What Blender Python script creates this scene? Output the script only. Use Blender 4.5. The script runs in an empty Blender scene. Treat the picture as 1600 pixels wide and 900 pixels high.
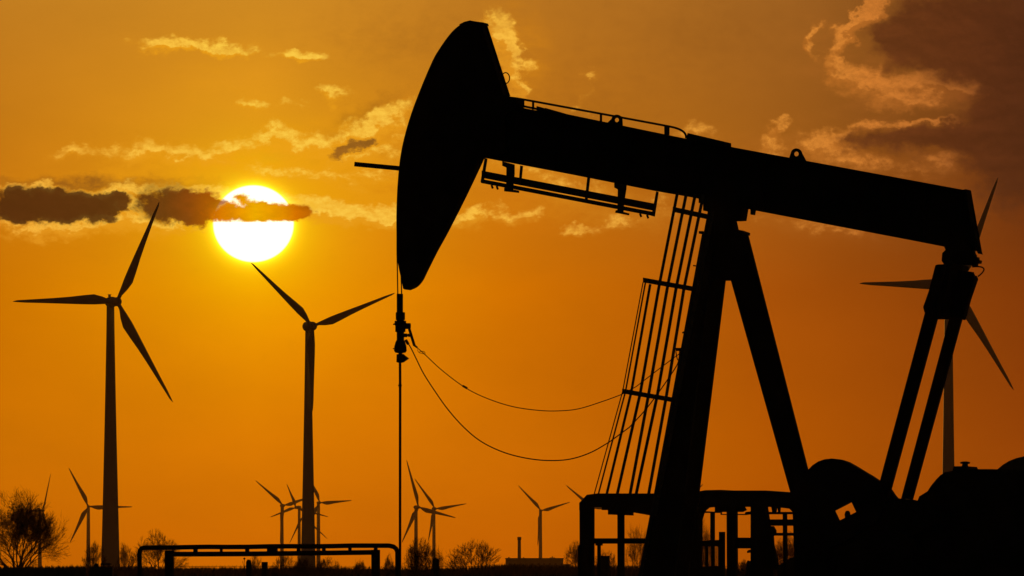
import bpy, bmesh, math, random
from mathutils import Vector, Matrix
random.seed(7)
PI = math.pi
F = 13466.0                 # focal length of the photograph in pixels of a 1600 px wide frame
HY = 889.0                  # row of the horizon
CAM = Vector((0, 0, 1.7))
pitch = math.atan((HY - 450) / F)
scene = bpy.context.scene

# ------------------------------------------------------------------ camera
cd = bpy.data.cameras.new('camera'); cam = bpy.data.objects.new('camera', cd)
scene.collection.objects.link(cam); scene.camera = cam
cd.sensor_width = 36; cd.lens = 36 * F / 1600
cd.clip_start = 1; cd.clip_end = 80000
cam.location = CAM; cam.rotation_euler = (PI / 2 + pitch, 0, 0)
CP, SP = math.cos(pitch), math.sin(pitch)

def ray(px, py):
    x, u = px - 800, 450 - py
    return Vector((x, F * CP - u * SP, F * SP + u * CP))
def P(px, py, Y):                       # point at distance Y along the view that shows at px, py
    d = ray(px, py); return CAM + d * (Y / d.y)

# ------------------------------------------------------------------ light
SUNX, SUNY = 396.0, 349.5
sd = ray(SUNX, SUNY).normalized()
SUN_EL = math.asin(sd.z); SUN_AZ = math.atan2(sd.x, sd.y)
sl = bpy.data.lights.new('sun', 'SUN'); so = bpy.data.objects.new('sun', sl)
scene.collection.objects.link(so)
sl.energy = 2.0; sl.angle = math.radians(0.5); sl.color = (1.0, 0.46, 0.06)
so.rotation_euler = (-sd).to_track_quat('-Z', 'Y').to_euler()
so.location = (0, 0, 60)
vs = scene.view_settings
vs.view_transform = 'Standard'; vs.look = 'None'; vs.exposure = 0; vs.gamma = 1; vs.use_curve_mapping = False
scene.render.engine = 'CYCLES'
cy = scene.cycles
cy.volume_bounces = 0; cy.max_bounces = 6; cy.diffuse_bounces = 2

# ------------------------------------------------------------------ world: dusk sky
w = bpy.data.worlds.new('World'); scene.world = w; w.use_nodes = True
nt = w.node_tree; nt.nodes.clear()
def lin(c): return tuple(((v / 255) / 12.92 if v / 255 <= .04045 else ((v / 255 + .055) / 1.055) ** 2.4) for v in c)
def link(a, b): nt.links.new(a, b)
class V:
    def __init__(s, sock): s.s = sock
    def _m(s, op, *o):
        n = nt.nodes.new('ShaderNodeMath'); n.operation = op
        for i, a in enumerate((s,) + o):
            if isinstance(a, V): link(a.s, n.inputs[i])
            else: n.inputs[i].default_value = a
        return V(n.outputs[0])
    def __add__(s, o): return s._m('ADD', o)
    def __sub__(s, o): return s._m('SUBTRACT', o)
    def __mul__(s, o): return s._m('MULTIPLY', o)
    def __truediv__(s, o): return s._m('DIVIDE', o)
    def mx(s, o): return s._m('MAXIMUM', o)
    def exp(s): return s._m('EXPONENT')
    def mad(s, a, b): return s._m('MULTIPLY_ADD', a, b)
def mrange(v, a, b, c=0.0, d=1.0, smooth=True):
    n = nt.nodes.new('ShaderNodeMapRange'); n.interpolation_type = 'SMOOTHSTEP' if smooth else 'LINEAR'
    link(v.s, n.inputs[0]); n.clamp = not smooth
    for i, x in zip((1, 2, 3, 4), (a, b, c, d)): n.inputs[i].default_value = x
    return V(n.outputs[0])
def comb(x, y, z=0.0):
    n = nt.nodes.new('ShaderNodeCombineXYZ')
    for i, a in enumerate((x, y, z)):
        if isinstance(a, V): link(a.s, n.inputs[i])
        else: n.inputs[i].default_value = a
    return n.outputs[0]
def noise(vec, scale, detail=6, rough=.55, color=False, stretch=(1, 1, 1), off=(0, 0, 0), lac=2.0):
    m = nt.nodes.new('ShaderNodeMapping'); m.vector_type = 'POINT'
    link(vec, m.inputs[0]); m.inputs['Location'].default_value = off; m.inputs['Scale'].default_value = stretch
    n = nt.nodes.new('ShaderNodeTexNoise'); n.noise_dimensions = '3D'
    link(m.outputs[0], n.inputs['Vector']); n.inputs['Scale'].default_value = scale
    n.inputs['Detail'].default_value = detail; n.inputs['Roughness'].default_value = rough; n.inputs['Lacunarity'].default_value = lac
    return n.outputs['Color'] if color else V(n.outputs['Fac'])
def vmath(op, a, b):
    n = nt.nodes.new('ShaderNodeVectorMath'); n.operation = op
    for i, x in enumerate((a, b)):
        if x is None: continue
        if isinstance(x, (tuple, list)): n.inputs[i].default_value = x
        else: link(x, n.inputs[i])
    return n
def mixc(f, a, b):
    n = nt.nodes.new('ShaderNodeMix'); n.data_type = 'RGBA'; n.clamp_factor = True
    if isinstance(f, V): link(f.s, n.inputs[0])
    else: n.inputs[0].default_value = f
    for i, x in ((6, a), (7, b)):
        if isinstance(x, (tuple, list)): n.inputs[i].default_value = (*x, 1)
        else: link(x, n.inputs[i])
    return n.outputs[2]
def ramp(f, stops):
    n = nt.nodes.new('ShaderNodeValToRGB'); r = n.color_ramp
    r.elements[0].position = stops[0][0]; r.elements[0].color = (*lin(stops[0][1]), 1)
    r.elements[1].position = stops[-1][0]; r.elements[1].color = (*lin(stops[-1][1]), 1)
    for p, c in stops[1:-1]:
        e = r.elements.new(p); e.color = (*lin(c), 1)
    link(f.s, n.inputs[0]); return n.outputs[0]

tc = nt.nodes.new('ShaderNodeTexCoord'); sp = nt.nodes.new('ShaderNodeSeparateXYZ')
link(tc.outputs['Generated'], sp.inputs[0])
dx, dy, dz = (V(sp.outputs[i]) for i in range(3))
fw = dy * CP + dz * SP
up = dz * CP - dy * SP
fws = fw.mx(0.05)
U = (dx / fws).mad(F, 800.0)            # sky coordinates: 1 unit = 1/13466 rad
W_ = (up / fws).mad(-F, 450.0)
uv = comb(U, W_, 0.0)
un = U * (1 / 1600.0)
GRID = [
 (0,   [(195,126,33), (206,136,34), (186,117,32), (160,98,33), (88,45,23)]),
 (200, [(196,120,20), (224,143,22), (194,117,22), (156,91,24), (94,49,21)]),
 (450, [(206,117,0), (236,144,0), (212,114,0), (165,79,8), (124,53,8)]),
 (700, [(206,113,0), (220,121,0), (206,108,0), (174,82,0), (142,60,5)]),
 (880, [(194,97,0), (205,103,0), (194,94,0), (172,79,0), (146,63,0)]),
]
base = None
for i, (v0, cols) in enumerate(GRID):
    rc = ramp(un, [(j * .25, c) for j, c in enumerate(cols)])
    base = rc if base is None else mixc(mrange(W_, GRID[i - 1][0], v0, smooth=False), base, rc)
# large soft unevenness of the sky veil
soft = noise(uv, .0028, 4, .5, stretch=(1, 2.2, 1))
base = vmath('SCALE', base, None); bn = base; link(soft.mad(.3, .85).s, bn.inputs['Scale']); base = bn.outputs[0]

rx = (U - SUNX) * (1 / 62.5); ry = (W_ - SUNY) * (1 / 59.5)
rr = (rx * rx + ry * ry)._m('SQRT')
g1 = (((rr - 1.0).mx(0.0)) * -2.2).exp(); g2 = (((rr - 1.0).mx(0.0)) * -.62).exp()
g3 = (((rr - 1.0).mx(0.0)) * -9.0).exp()
def addc(a, col, f):
    n = vmath('SCALE', tuple(col), None); link(f.s, n.inputs['Scale'])
    return vmath('ADD', a, n.outputs[0]).outputs[0]
base = addc(base, (.12, .14, .0), g2)
base = addc(base, (.08, .20, .0), g1)

# turbulence used to break up every cloud outline
wn = noise(uv, 1 / 46., 5, .6, color=True, stretch=(1, 1.25, 1))
wv = vmath('SUBTRACT', wn, (.5, .5, .5)).outputs[0]
wv = vmath('MULTIPLY', wv, (96, 58, 0)).outputs[0]
wuv = vmath('ADD', uv, wv).outputs[0]
puff = noise(uv, 1 / 30., 8, .62, stretch=(1, 1.35, 1), off=(3.1, 7.7, 0))
fine = noise(uv, 1 / 11., 7, .66, stretch=(1, 1.3, 1), off=(13.1, 2.7, 0))
streak = noise(uv, 1 / 60., 6, .6, stretch=(.55, 1.7, 1), off=(33.1, 12.7, 0))

upuff = noise(vmath('ADD', uv, (2.5, -9, 0)).outputs[0], 1 / 30., 5, .62, stretch=(1, 1.35, 1), off=(3.1, 7.7, 0))
ufine = noise(vmath('ADD', uv, (1, -3.2, 0)).outputs[0], 1 / 11., 5, .66, stretch=(1, 1.3, 1), off=(13.1, 2.7, 0))
relief = (puff - upuff) * 1.7 + (fine - ufine) * .6   # thick knots lit along their upper edge
def field(blobs, vec):
    s = None
    for b in blobs:
        cx, cyy, ax, ay, rot, wt = b
        gn = nt.nodes.new('ShaderNodeTexGradient'); gn.gradient_type = 'SPHERICAL'
        tm = gn.texture_mapping; tm.vector_type = 'TEXTURE'; tm.translation = (cx, cyy, 0)
        tm.rotation = (0, 0, math.radians(rot)); tm.scale = (ax * 1.5, ay * 1.5, 1)
        link(vec, gn.inputs[0]); t = V(gn.outputs['Fac'])
        s = t * (wt * 1.45) if s is None else t.mad(wt * 1.45, s)
    return s
# bright wisps: cx, cy, half width, half height, rotation (clockwise in the picture), weight
BR = [
 (255,73,46,12,-4,1.0), (310,75,60,8,6,.6), (362,78,42,10,8,.95), (464,86,34,8,4,1.0), (523,146,24,12,5,.95), (388,164,24,8,-8,.75), (452,162,26,5,0,.4),
 (120,240,46,9,-8,.75), (215,232,42,13,-4,.95), (290,240,46,10,5,.8), (360,232,46,14,-16,.9), (430,216,34,18,-25,1.0), (470,228,40,16,0,.7),
 (500,222,26,16,-30,.7), (560,205,50,16,-30,1.1), (605,186,50,14,-28,1.0), (620,215,40,16,-20,.6), (560,243,50,12,-8,.7),
 (500,276,90,12,3,.5), (590,275,50,20,-35,.5), (420,262,120,14,0,.4),
 (30,296,50,8,0,.9), (62,294,16,9,0,1.0), (130,303,55,9,4,.9), (200,312,32,24,0,1.0), (265,294,60,8,0,1.0), (330,306,30,9,20,.9), (50,354,85,13,0,.85), (130,352,70,14,-5,.9),
 (205,340,50,18,0,.85), (275,352,55,11,0,.75),
 (360,302,30,10,-5,.8), (455,322,36,12,10,1.0), (500,328,40,16,5,1.0), (555,334,44,12,8,.9), (610,340,40,14,0,.9), (540,345,80,10,0,.6), (660,340,50,10,0,.7),
 (786,58,24,34,-20,1.6), (795,82,16,18,0,.9), (804,124,19,30,18,1.5), (815,145,14,8,0,.7),
 (926,121,13,6,10,.85), (918,150,10,16,25,.45), (906,168,14,6,0,.5),
 (735,338,22,13,-15,1.0), (820,336,32,10,-10,.95), (770,330,30,12,0,.5), (902,356,26,8,5,.85), (965,350,32,12,-10,.9), (850,268,90,16,10,.5), (900,300,80,14,10,.45), (1035,316,30,22,-20,.5),
 (1090,205,26,10,0,.8),
 (1266,66,10,30,-12,1.05), (1276,44,14,7,-20,.7), (1372,6,18,34,42,1.4), (1352,26,16,26,42,1.2), (1335,42,13,30,40,1.2), (1308,80,16,34,10,1.3), (1318,120,26,22,20,1.0), (1360,138,42,24,10,1.15), (1420,140,44,26,0,.9), (1470,128,48,20,6,1.0), (1522,142,40,14,15,.95), (1450,160,60,14,0,.8),
 (1458,5,14,7,0,.7), (1380,90,20,30,20,.4),
 (1206,222,18,26,10,.9), (1218,195,14,14,0,.8), (1215,250,30,14,0,.5), (1275,228,34,22,-10,.95), (1300,214,24,18,-10,.7), (1340,205,30,12,-14,.8), (1400,194,46,7,-3,1.0), (1462,190,44,5,3,.9), (1320,250,50,18,10,.7), (1400,262,50,12,10,.4), (1470,252,34,20,-30,.75),
 (1270,350,40,11,16,.65), (1330,366,50,8,8,.35), (1200,340,40,10,0,.3), (1560,300,50,26,0,.3),
]
BR = [(x_, y_ + .08 * b_, a_, b_ * 1.22, r_, w_ * 1.08) if x_ < 1150 else (x_, y_, a_, b_, r_, w_) for x_, y_, a_, b_, r_, w_ in BR]
DK = [
 (20,320,60,24,0,1.2), (75,322,60,25,0,1.2), (125,323,46,22,0,1.1), (162,325,28,20,0,1.0), (185,318,14,12,0,.5), (262,318,50,27,2,1.25), (312,324,38,24,6,1.2), (298,338,30,14,0,.6),
 (548,232,34,11,-28,.95), (575,222,18,9,-35,.5),
 (1385,66,38,38,0,.8), (1440,34,56,56,0,1.0), (1480,70,90,60,0,1.1), (1560,60,90,90,0,1.2), (1600,200,60,120,0,1.3), (1545,230,60,70,0,.9), (1560,330,70,40,0,.4),
 (1380,218,66,18,0,1.0), (1450,214,60,22,3,1.0), (1520,215,50,40,0,.7), (1330,222,24,12,0,.5), (1400,244,60,12,6,.4),
 (1385,120,14,16,0,.45),
]
SB = [(392,335,68,15,0,1.15), (440,332,46,12,0,.6), (472,330,28,13,-8,.55), (382,309,16,9,30,.6), (366,315,14,7,-20,.45), (412,319,26,6,0,.45), (352,334,16,13,0,.5)]
VEIL = [(150,288,190,12,0,.55), (600,240,40,16,-20,.2), (560,180,80,16,-25,.35), (1130,60,260,90,0,.2), (880,180,140,60,0,.22), (640,60,160,60,0,.2)]
veil = field(VEIL, wuv)
base = mixc(mrange(veil + (puff - .5) * .5, 0.0, 1.0), base, lin((128, 74, 22)))
GL = [(260,262,230,40,-3,.5), (500,250,170,60,-14,.7), (560,300,140,40,4,.6), (300,120,240,60,0,.16), (860,285,170,46,10,.5), (980,340,120,30,6,.35), (800,90,60,90,0,.55),
 (1390,140,150,70,12,.45), (1310,235,130,50,-4,.55), (1270,60,50,60,0,.3), (1300,355,120,26,12,.35), (1470,265,60,40,0,.3), (120,350,180,26,0,.45), (560,330,130,26,2,.5), (1100,215,70,30,0,.3)]
gl = field(GL, wuv)
glf = mrange(gl * mrange(streak + (puff - .5) * .5, .3, .7, .35, 1.25), .0, 1.0)
base = mixc(glf * .62, base, ramp(un, [(0, (228,146,26)), (.25, (244,166,8)), (.5, (222,140,20)), (.72, (186,112,34)), (.85, (158,90,34)), (1, (120,64,28))]))
br = field(BR, wuv)
gate = mrange(br, .02, .4)
brd = br + ((puff - .5) * 2.2 + (fine - .5) * .8) * gate
bf = mrange(brd, .2, 1.45)
brU = field(BR, vmath('ADD', wuv, (3, -11, 0)).outputs[0])      # the same bank a little higher: where it thins upward the edge is lit
body = ramp(un, [(0, (226,146,30)), (.25, (240,164,22)), (.5, (224,146,32)), (.72, (192,114,34)), (.85, (176,102,36)), (1, (118,60,25))])
rim = ramp(un, [(0, (252,182,62)), (.25, (255,208,72)), (.5, (252,190,66)), (.72, (228,148,54)), (.85, (212,126,48)), (1, (160,88,40))])
edge = mrange((br - brU) * 1.1 + relief * .9 + mrange(U, 900, 1300, 0.0, .2) * br, -.12, .62)
lit = mixc(edge, body, rim)
veilf = mrange(br * mrange(streak + (fine - .5) * .6, .32, .66, .45, 1.2), 0.0, 1.7)   # thin feathered skirts of the same clouds
base = mixc(veilf * .55, base, body)
sky = mixc(bf * mrange(fine + relief * .3 + (streak - .5) * .8, .25, .75, .5, .95), base, lit)
# sun disc
disc = mrange(rr, 1.03, .975)
sky = addc(sky, (1.0, .75, .02), g3)
sky = mixc(disc, sky, (1.6, 1.5, 1.12))
# dark clouds
dk = field(DK, wuv)
dn = dk + ((puff - .5) * 1.5 + (fine - .5) * .7) * mrange(dk, .02, .4)
df = mrange((dn - .2) / mrange(U, 620, 1350, .8, 1.45), 0.0, 1.0)
dcol = ramp(un, [(0, (58,28,12)), (.11, (64,32,13)), (.16, (84,42,13)), (.185, (118,52,10)), (.207, (160,76,2)), (.25, (170,90,6)), (.34, (132,84,26)), (.8, (98,52,22)), (.93, (84,42,19)), (1, (74,37,18))])
dcol = mixc(mrange(streak, .35, .75), dcol, vmath('MULTIPLY', dcol, (1.25, 1.22, 1.15)).outputs[0])
dsc = vmath('SCALE', dcol, None); link(mrange(relief, -.3, .35, .93, 1.09).s, dsc.inputs['Scale']); dcol = dsc.outputs[0]
sky = mixc(df * .93, sky, dcol)
sb = field(SB, vmath('ADD', uv, vmath('MULTIPLY', wv, (.5, .35, 0)).outputs[0]).outputs[0])
cut = mrange(W_, 348.2, 346.0)          # the cloud bank over the disc has a level base
sf = mrange(sb + ((puff - .5) * 1.5 + (fine - .5) * 1.2) * mrange(sb, .02, .3), .3, .95) * cut
sun_u = mrange(U, 320, 490, 0, 1, False)
sbase = ramp(sun_u, [(0, (186,94,2)), (.14, (226,128,0)), (.3, (236,150,0)), (.46, (238,170,0)), (.72, (236,148,0)), (.84, (212,114,0)), (1, (180,96,4))])
scs = vmath('SCALE', sbase, None); link(mrange(streak + (puff - .5) * .5, .34, .68, .84, 1.06).s, scs.inputs['Scale'])
scol = mixc(mrange(sf, .2, .9) , (1.15, .62, .02), scs.outputs[0])
scol = mixc(disc, scs.outputs[0], scol)
sky = mixc(sf, sky, scol)

# the rest of the dome: physical sky, dim beside the sun
nis = nt.nodes.new('ShaderNodeTexSky'); nis.sky_type = 'NISHITA'; nis.sun_disc = False
nis.sun_elevation = SUN_EL; nis.sun_rotation = SUN_AZ; nis.dust_density = 4; nis.air_density = 1.5
nisc = vmath('SCALE', nis.outputs[0], None); nisc.inputs['Scale'].default_value = 0.008
inview = mrange(fw, .90, .985)
final = mixc(inview, nisc.outputs[0], sky)
bg = nt.nodes.new('ShaderNodeBackground'); link(final, bg.inputs[0]); bg.inputs[1].default_value = 1.0
wo = nt.nodes.new('ShaderNodeOutputWorld'); link(bg.outputs[0], wo.inputs[0])
w.cycles.sampling_method = 'MANUAL'; w.cycles.sample_map_resolution = 512

# ------------------------------------------------------------------ helpers
COL = scene.collection
def mat(name, c, rough=.8, metal=0.0, var=.25, scale=3.0, bump=0.0):
    m = bpy.data.materials.new(name); m.use_nodes = True; n = m.node_tree
    b = n.nodes['Principled BSDF']; b.inputs['Roughness'].default_value = rough; b.inputs['Metallic'].default_value = metal
    b.inputs['Specular IOR Level'].default_value = .25
    t = n.nodes.new('ShaderNodeTexNoise'); t.inputs['Scale'].default_value = scale; t.inputs['Detail'].default_value = 6
    tcn = n.nodes.new('ShaderNodeTexCoord'); n.links.new(tcn.outputs['Object'], t.inputs['Vector'])
    r = n.nodes.new('ShaderNodeValToRGB')
    r.color_ramp.elements[0].position = .3; r.color_ramp.elements[1].position = .7
    r.color_ramp.elements[0].color = (*[v * (1 - var) for v in c], 1); r.color_ramp.elements[1].color = (*[v * (1 + var) for v in c], 1)
    n.links.new(t.outputs['Fac'], r.inputs[0]); n.links.new(r.outputs[0], b.inputs['Base Color'])
    if bump:
        bp = n.nodes.new('ShaderNodeBump'); bp.inputs['Strength'].default_value = bump
        n.links.new(t.outputs['Fac'], bp.inputs['Height']); n.links.new(bp.outputs[0], b.inputs['Normal'])
    return m
M = dict(
 paint=mat('dark_machine_paint', (.035, .038, .04), .75, 0, .3, 2),
 steel=mat('weathered_steel', (.06, .05, .045), .7, .2, .3, 8),
 rubber=mat('black_rubber', (.02, .02, .02), .85),
 galv=mat('galvanised_steel', (.14, .14, .145), .6, .3, .2, 10),
 white=mat('turbine_coating', (.42, .42, .42), .6, 0, .05, .2),
 wood=mat('fence_wood', (.12, .085, .06), .9, 0, .3, 6, .2),
 bark=mat('tree_bark', (.07, .05, .04), .95, 0, .3, 2, .2),
 twig=mat('twig_bark', (.08, .055, .045), .95, 0, .3, 1),
 conc=mat('concrete', (.28, .27, .25), .9, 0, .15, 2, .2),
 clad=mat('cladding', (.22, .2, .18), .8, 0, .1, .3),
 soil=mat('field_grass', (.035, .045, .018), 1.0, 0, .5, .35, .3),
)
def tag(o, label=None, cat=None, group=None, kind=None):
    if label: o['label'] = label
    if cat: o['category'] = cat
    if group: o['group'] = group
    if kind: o['kind'] = kind
    return o
def thing(name, loc, label, cat, group=None, rotz=0):
    o = bpy.data.objects.new(name, None); COL.objects.link(o); o.location = loc; o.rotation_euler.z = rotz
    o.empty_display_size = .5
    return tag(o, label, cat, group)
bpy.context.view_layer.update()
def obj(name, bm, m, parent=None, smooth=False):
    me = bpy.data.meshes.new(name)
    bmesh.ops.recalc_face_normals(bm, faces=bm.faces)
    off = Vector((0, 0, 0))
    if parent is not None:
        q = parent
        while q is not None: off += q.location; q = q.parent
    else:
        xs = [v.co for v in bm.verts]
        off = Vector(((min(c.x for c in xs) + max(c.x for c in xs)) / 2, (min(c.y for c in xs) + max(c.y for c in xs)) / 2, min(c.z for c in xs)))
    bmesh.ops.translate(bm, verts=bm.verts, vec=-off)
    bm.to_mesh(me); bm.free(); me.materials.append(M[m] if isinstance(m, str) else m)
    if smooth:
        for p in me.polygons: p.use_smooth = True
    o = bpy.data.objects.new(name, me); COL.objects.link(o)
    if parent is not None: o.parent = parent
    else: o.location = off
    return o
def NB(): return bmesh.new()
# the pump jack stands a little turned: its length runs to the right and towards the camera
AL = math.radians(13); AX = Vector((math.cos(AL), -math.sin(AL), 0)); SX = Vector((math.sin(AL), math.cos(AL), 0))
ORG = P(800, HY, 170.0)
PXM = F / 170.0
def Q(px, py, s=0.0):                    # point on the machine's side plane at side offset s
    d = ray(px, py); o = ORG + SX * s
    return CAM + d * ((o - CAM).dot(SX) / d.dot(SX))
def prism(bm, pts, s0, s1, keep=True):
    """outline given on the middle plane, extruded along the machine's side axis; keep=True pulls the
    upright edges in by half the thickness seen obliquely"""
    k = abs(s1 - s0) / 2 * math.sin(AL) * PXM if keep else 0
    n = len(pts); area = sum(pts[i][0] * pts[(i + 1) % n][1] - pts[(i + 1) % n][0] * pts[i][1] for i in range(n))
    sg = 1 if area > 0 else -1; out = []
    for i in range(n):
        (x0, y0), (x1, y1), (x2, y2) = pts[i - 1], pts[i], pts[(i + 1) % n]
        nx1, ny1 = (y1 - y0) * sg, -(x1 - x0) * sg; nx2, ny2 = (y2 - y1) * sg, -(x2 - x1) * sg
        l1 = math.hypot(nx1, ny1) or 1; l2 = math.hypot(nx2, ny2) or 1
        a, b = nx1 / l1, nx2 / l2
        nx = a if abs(a) > abs(b) else b
        if a * b < 0 and min(abs(a), abs(b)) > .5: nx = 0
        sh = -k * max(-1, min(1, nx * 3)) if abs(nx) > .15 else 0
        out.append((x1 + sh, y1))
    sm = (s0 + s1) / 2; h = (s1 - s0) / 2
    va = [bm.verts.new(Q(x, y, sm) - SX * h) for x, y in out]
    vb = [bm.verts.new(Q(x, y, sm) + SX * h) for x, y in out]
    bm.faces.new(va); bm.faces.new(list(reversed(vb)))
    for i in range(n):
        j = (i + 1) % n
        try: bm.faces.new((va[j], va[i], vb[i], vb[j]))
        except ValueError: pass
    return bm
def tube(bm, pts, r, n=8, cap=True):
    pts = [Vector(p) for p in pts]; rs = r if isinstance(r, (list, tuple)) else [r] * len(pts)
    rings = []; u = None
    for i, p in enumerate(pts):
        d = (pts[min(i + 1, len(pts) - 1)] - pts[max(i - 1, 0)])
        if d.length < 1e-9: d = Vector((0, 0, 1))
        d.normalize()
        if u is None: u = d.orthogonal().normalized()
        else:
            u = u - d * u.dot(d)
            u = u.normalized() if u.length > 1e-6 else d.orthogonal().normalized()
        v = d.cross(u)
        rings.append([bm.verts.new(p + (u * math.cos(2 * PI * k / n) + v * math.sin(2 * PI * k / n)) * rs[i]) for k in range(n)])
    for a, b in zip(rings, rings[1:]):
        for k in range(n): bm.faces.new((a[k], a[(k + 1) % n], b[(k + 1) % n], b[k]))
    if cap:
        bm.faces.new(list(reversed(rings[0]))); bm.faces.new(rings[-1])
    return bm
def strut(bm, a, b, w_, t):              # square bar, w_ across in the view plane of the machine, t along its side axis
    a, b = Vector(a), Vector(b); d = (b - a).normalized(); x = d.cross(SX).normalized()
    y = d.cross(x).normalized()
    vs_ = [[bm.verts.new(p + x * sx * w_ / 2 + y * sy * t / 2) for sx, sy in ((-1, -1), (1, -1), (1, 1), (-1, 1))] for p in (a, b)]
    for k in range(4): bm.faces.new((vs_[0][k], vs_[0][(k + 1) % 4], vs_[1][(k + 1) % 4], vs_[1][k]))
    bm.faces.new(list(reversed(vs_[0]))); bm.faces.new(vs_[1]); return bm
def box(bm, c, sx, sy, sz, ax=Vector((1, 0, 0))):
    c = Vector(c); ay = Vector((-ax.y, ax.x, 0)); az = Vector((0, 0, 1))
    v = [bm.verts.new(c + ax * (i * sx / 2) + ay * (j * sy / 2) + az * (k * sz / 2)) for i in (-1, 1) for j in (-1, 1) for k in (-1, 1)]
    for f in ((0, 1, 3, 2), (4, 6, 7, 5), (0, 4, 5, 1), (2, 3, 7, 6), (0, 2, 6, 4), (1, 5, 7, 3)): bm.faces.new([v[i] for i in f])
    return bm
def curve(pts, n=8):                     # Catmull-Rom through pixel points
    out = []; p = [pts[0]] + list(pts) + [pts[-1]]
    for i in range(1, len(p) - 2):
        for k in range(n):
            t = k / n; a, b, c, d = p[i - 1], p[i], p[i + 1], p[i + 2]
            out.append(tuple(.5 * (2 * b[j] + (c[j] - a[j]) * t + (2 * a[j] - 5 * b[j] + 4 * c[j] - d[j]) * t * t + (-a[j] + 3 * b[j] - 3 * c[j] + d[j]) * t ** 3) for j in range(len(b))))
    out.append(tuple(pts[-1])); return out
def px(v): return v / PXM                # a length in photo pixels at the machine, in metres

# ------------------------------------------------------------------ ground
bm = NB()
NX, NY = 40, 60
vsg = {}
for j in range(NY + 1):
    y = -400 + 30400 * (j / NY) ** 3
    for i in range(NX + 1):
        x = (i / NX - .5) * (1200 + max(y, 0) * 1.2)
        vsg[i, j] = bm.verts.new((x, y, 0))
for j in range(NY):
    for i in range(NX): bm.faces.new((vsg[i, j], vsg[i + 1, j], vsg[i + 1, j + 1], vsg[i, j + 1]))
g = obj('ground', bm, 'soil'); tag(g, kind='structure')
bm = NB(); c0 = Q(1250, HY, 0); c0.z = .05
box(bm, c0, 16, 7, .1, AX)
pad = obj('concrete_pad', bm, 'conc'); tag(pad, kind='structure')

# ------------------------------------------------------------------ the pump jack
base_pt = Q(1180, HY, 0); base_pt.z = .1
PJ = thing('pump_jack', base_pt, 'big black oil pump jack with raised horse head and slanting walking beam', 'pump jack')
HEAD = curve([(721,38),(729,34.5),(737,33)], 3) + curve([(759,36),(795,149)], 1) + curve([(797,165),(782,225),(756,248)], 3) + \
       curve([(756,249),(729,306),(700,363),(684,392),(668,424),(661,438),(652,448),(641,453)], 3) + \
       curve([(630,451.5),(627,437),(622.5,415),(620.5,395),(619.5,341),(621.5,288),(627,238),(639,190),(656,143),(676,96),(687,77),(698,61),(709,48),(720,39)], 4)
bm = NB(); prism(bm, HEAD, -.24, .24)
hh = obj('horse_head', bm, 'paint', PJ)
bm = NB(); prism(bm, [(721,39),(729,35),(737,33),(759,36),(760.5,40),(737,38),(724,42)], -.2, .2, False)
obj('top_plate', bm, 'steel', hh)
bm = NB(); prism(bm, [(757,37),(761,39),(797,150),(793,151)], -.3, -.25, False); obj('rear_flange', bm, 'paint', hh)
bm = NB(); rp = [Q(790 + 6.2 * math.cos(a), 122 + 8.5 * math.sin(a), -.2) for a in [2 * PI * k / 24 for k in range(25)]]
tube(bm, rp, px(.9), 6, False); obj('lifting_ring', bm, 'steel', hh)
# stop bar sticking out of the head
bm = NB(); strut(bm, Q(554.5, 256.5, 0), Q(650, 265.5, 0), px(7.2), .1); obj('stop_bar', bm, 'steel', PJ)
# beam: web, flanges, end plate
top = [(795,160),(816,168),(1068,216),(1143,230),(1300,258.5),(1509,297.5)]
bot = [(1478,386),(1179,329),(1089,310),(1020,298),(756,246)]
bm = NB(); prism(bm, top + [(1522,345),(1534,393)] + bot, -.12, .12)
beam = obj('walking_beam', bm, 'paint', PJ)
bm = NB()
prism(bm, [(797,160),(1068,216),(1509,297.5),(1509.6,300.5),(1068,219),(797,163.5)], -.28, .28, False)
obj('flange', bm, 'paint', beam)
bm = NB(); prism(bm, [(760,244),(1089,307),(1478,383),(1478,386),(1089,310),(756,246.5)], -.28, .28, False)
obj('flange', bm, 'paint', beam)
for x in (880, 990, 1200, 1290, 1380, 1450):
    bm = NB(); ya = 216 + (x - 1068) * .1845; yb = 310 + (x - 1089) * .195
    strut(bm, Q(x, ya + 3, 0), Q(x - 4, yb - 3, 0), .02, .5)
    obj('web_stiffener', bm, 'paint', beam)
bm = NB(); prism(bm, [(1508,296.5),(1511,298),(1536,395),(1527,397),(1520,385)], -.29, .29); obj('end_plate', bm, 'paint', beam)
bm = NB(); prism(bm, [(1072,215),(1074,209),(1143,222.5),(1143.5,231),(1072,218)], -.33, .33); obj('saddle_plate', bm, 'paint', beam)
# front box joining head and beam
bm = NB(); prism(bm, [(770,150),(797,150),(817,154.5),(817,170),(800,180),(800,240),(756,247),(740,225)], -.3, .3); obj('head_bracket', bm, 'paint', PJ)
def lug(cx, cyy, ro, ri, l, r, parent, s=0):
    bm = NB(); n = 14
    outer = [(cx + ro * math.cos(a), cyy - ro * math.sin(a)) for a in [math.radians(10 + 160 * k / (n - 1)) for k in range(n)]] 
    outer = [r] + outer + [l]
    inner = [(cx + ri * math.cos(a), cyy - ri * math.sin(a)) for a in [2 * PI * k / 12 - PI / 2 for k in range(13)]]
    mid = ((l[0] + r[0]) / 2, (l[1] + r[1]) / 2)
    prism(bm, outer + [mid] + list(reversed(inner)) + [(mid[0] + .02, mid[1])], s - .03, s + .03, False)
    return obj('lifting_lug', bm, 'paint', parent)
lug(1244.5, 240.5, 8.6, 3.9, (1233,248), (1260.5,253), beam)
lug(964, 187.5, 8.4, 3.6, (946,195), (973,199), beam)
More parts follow.
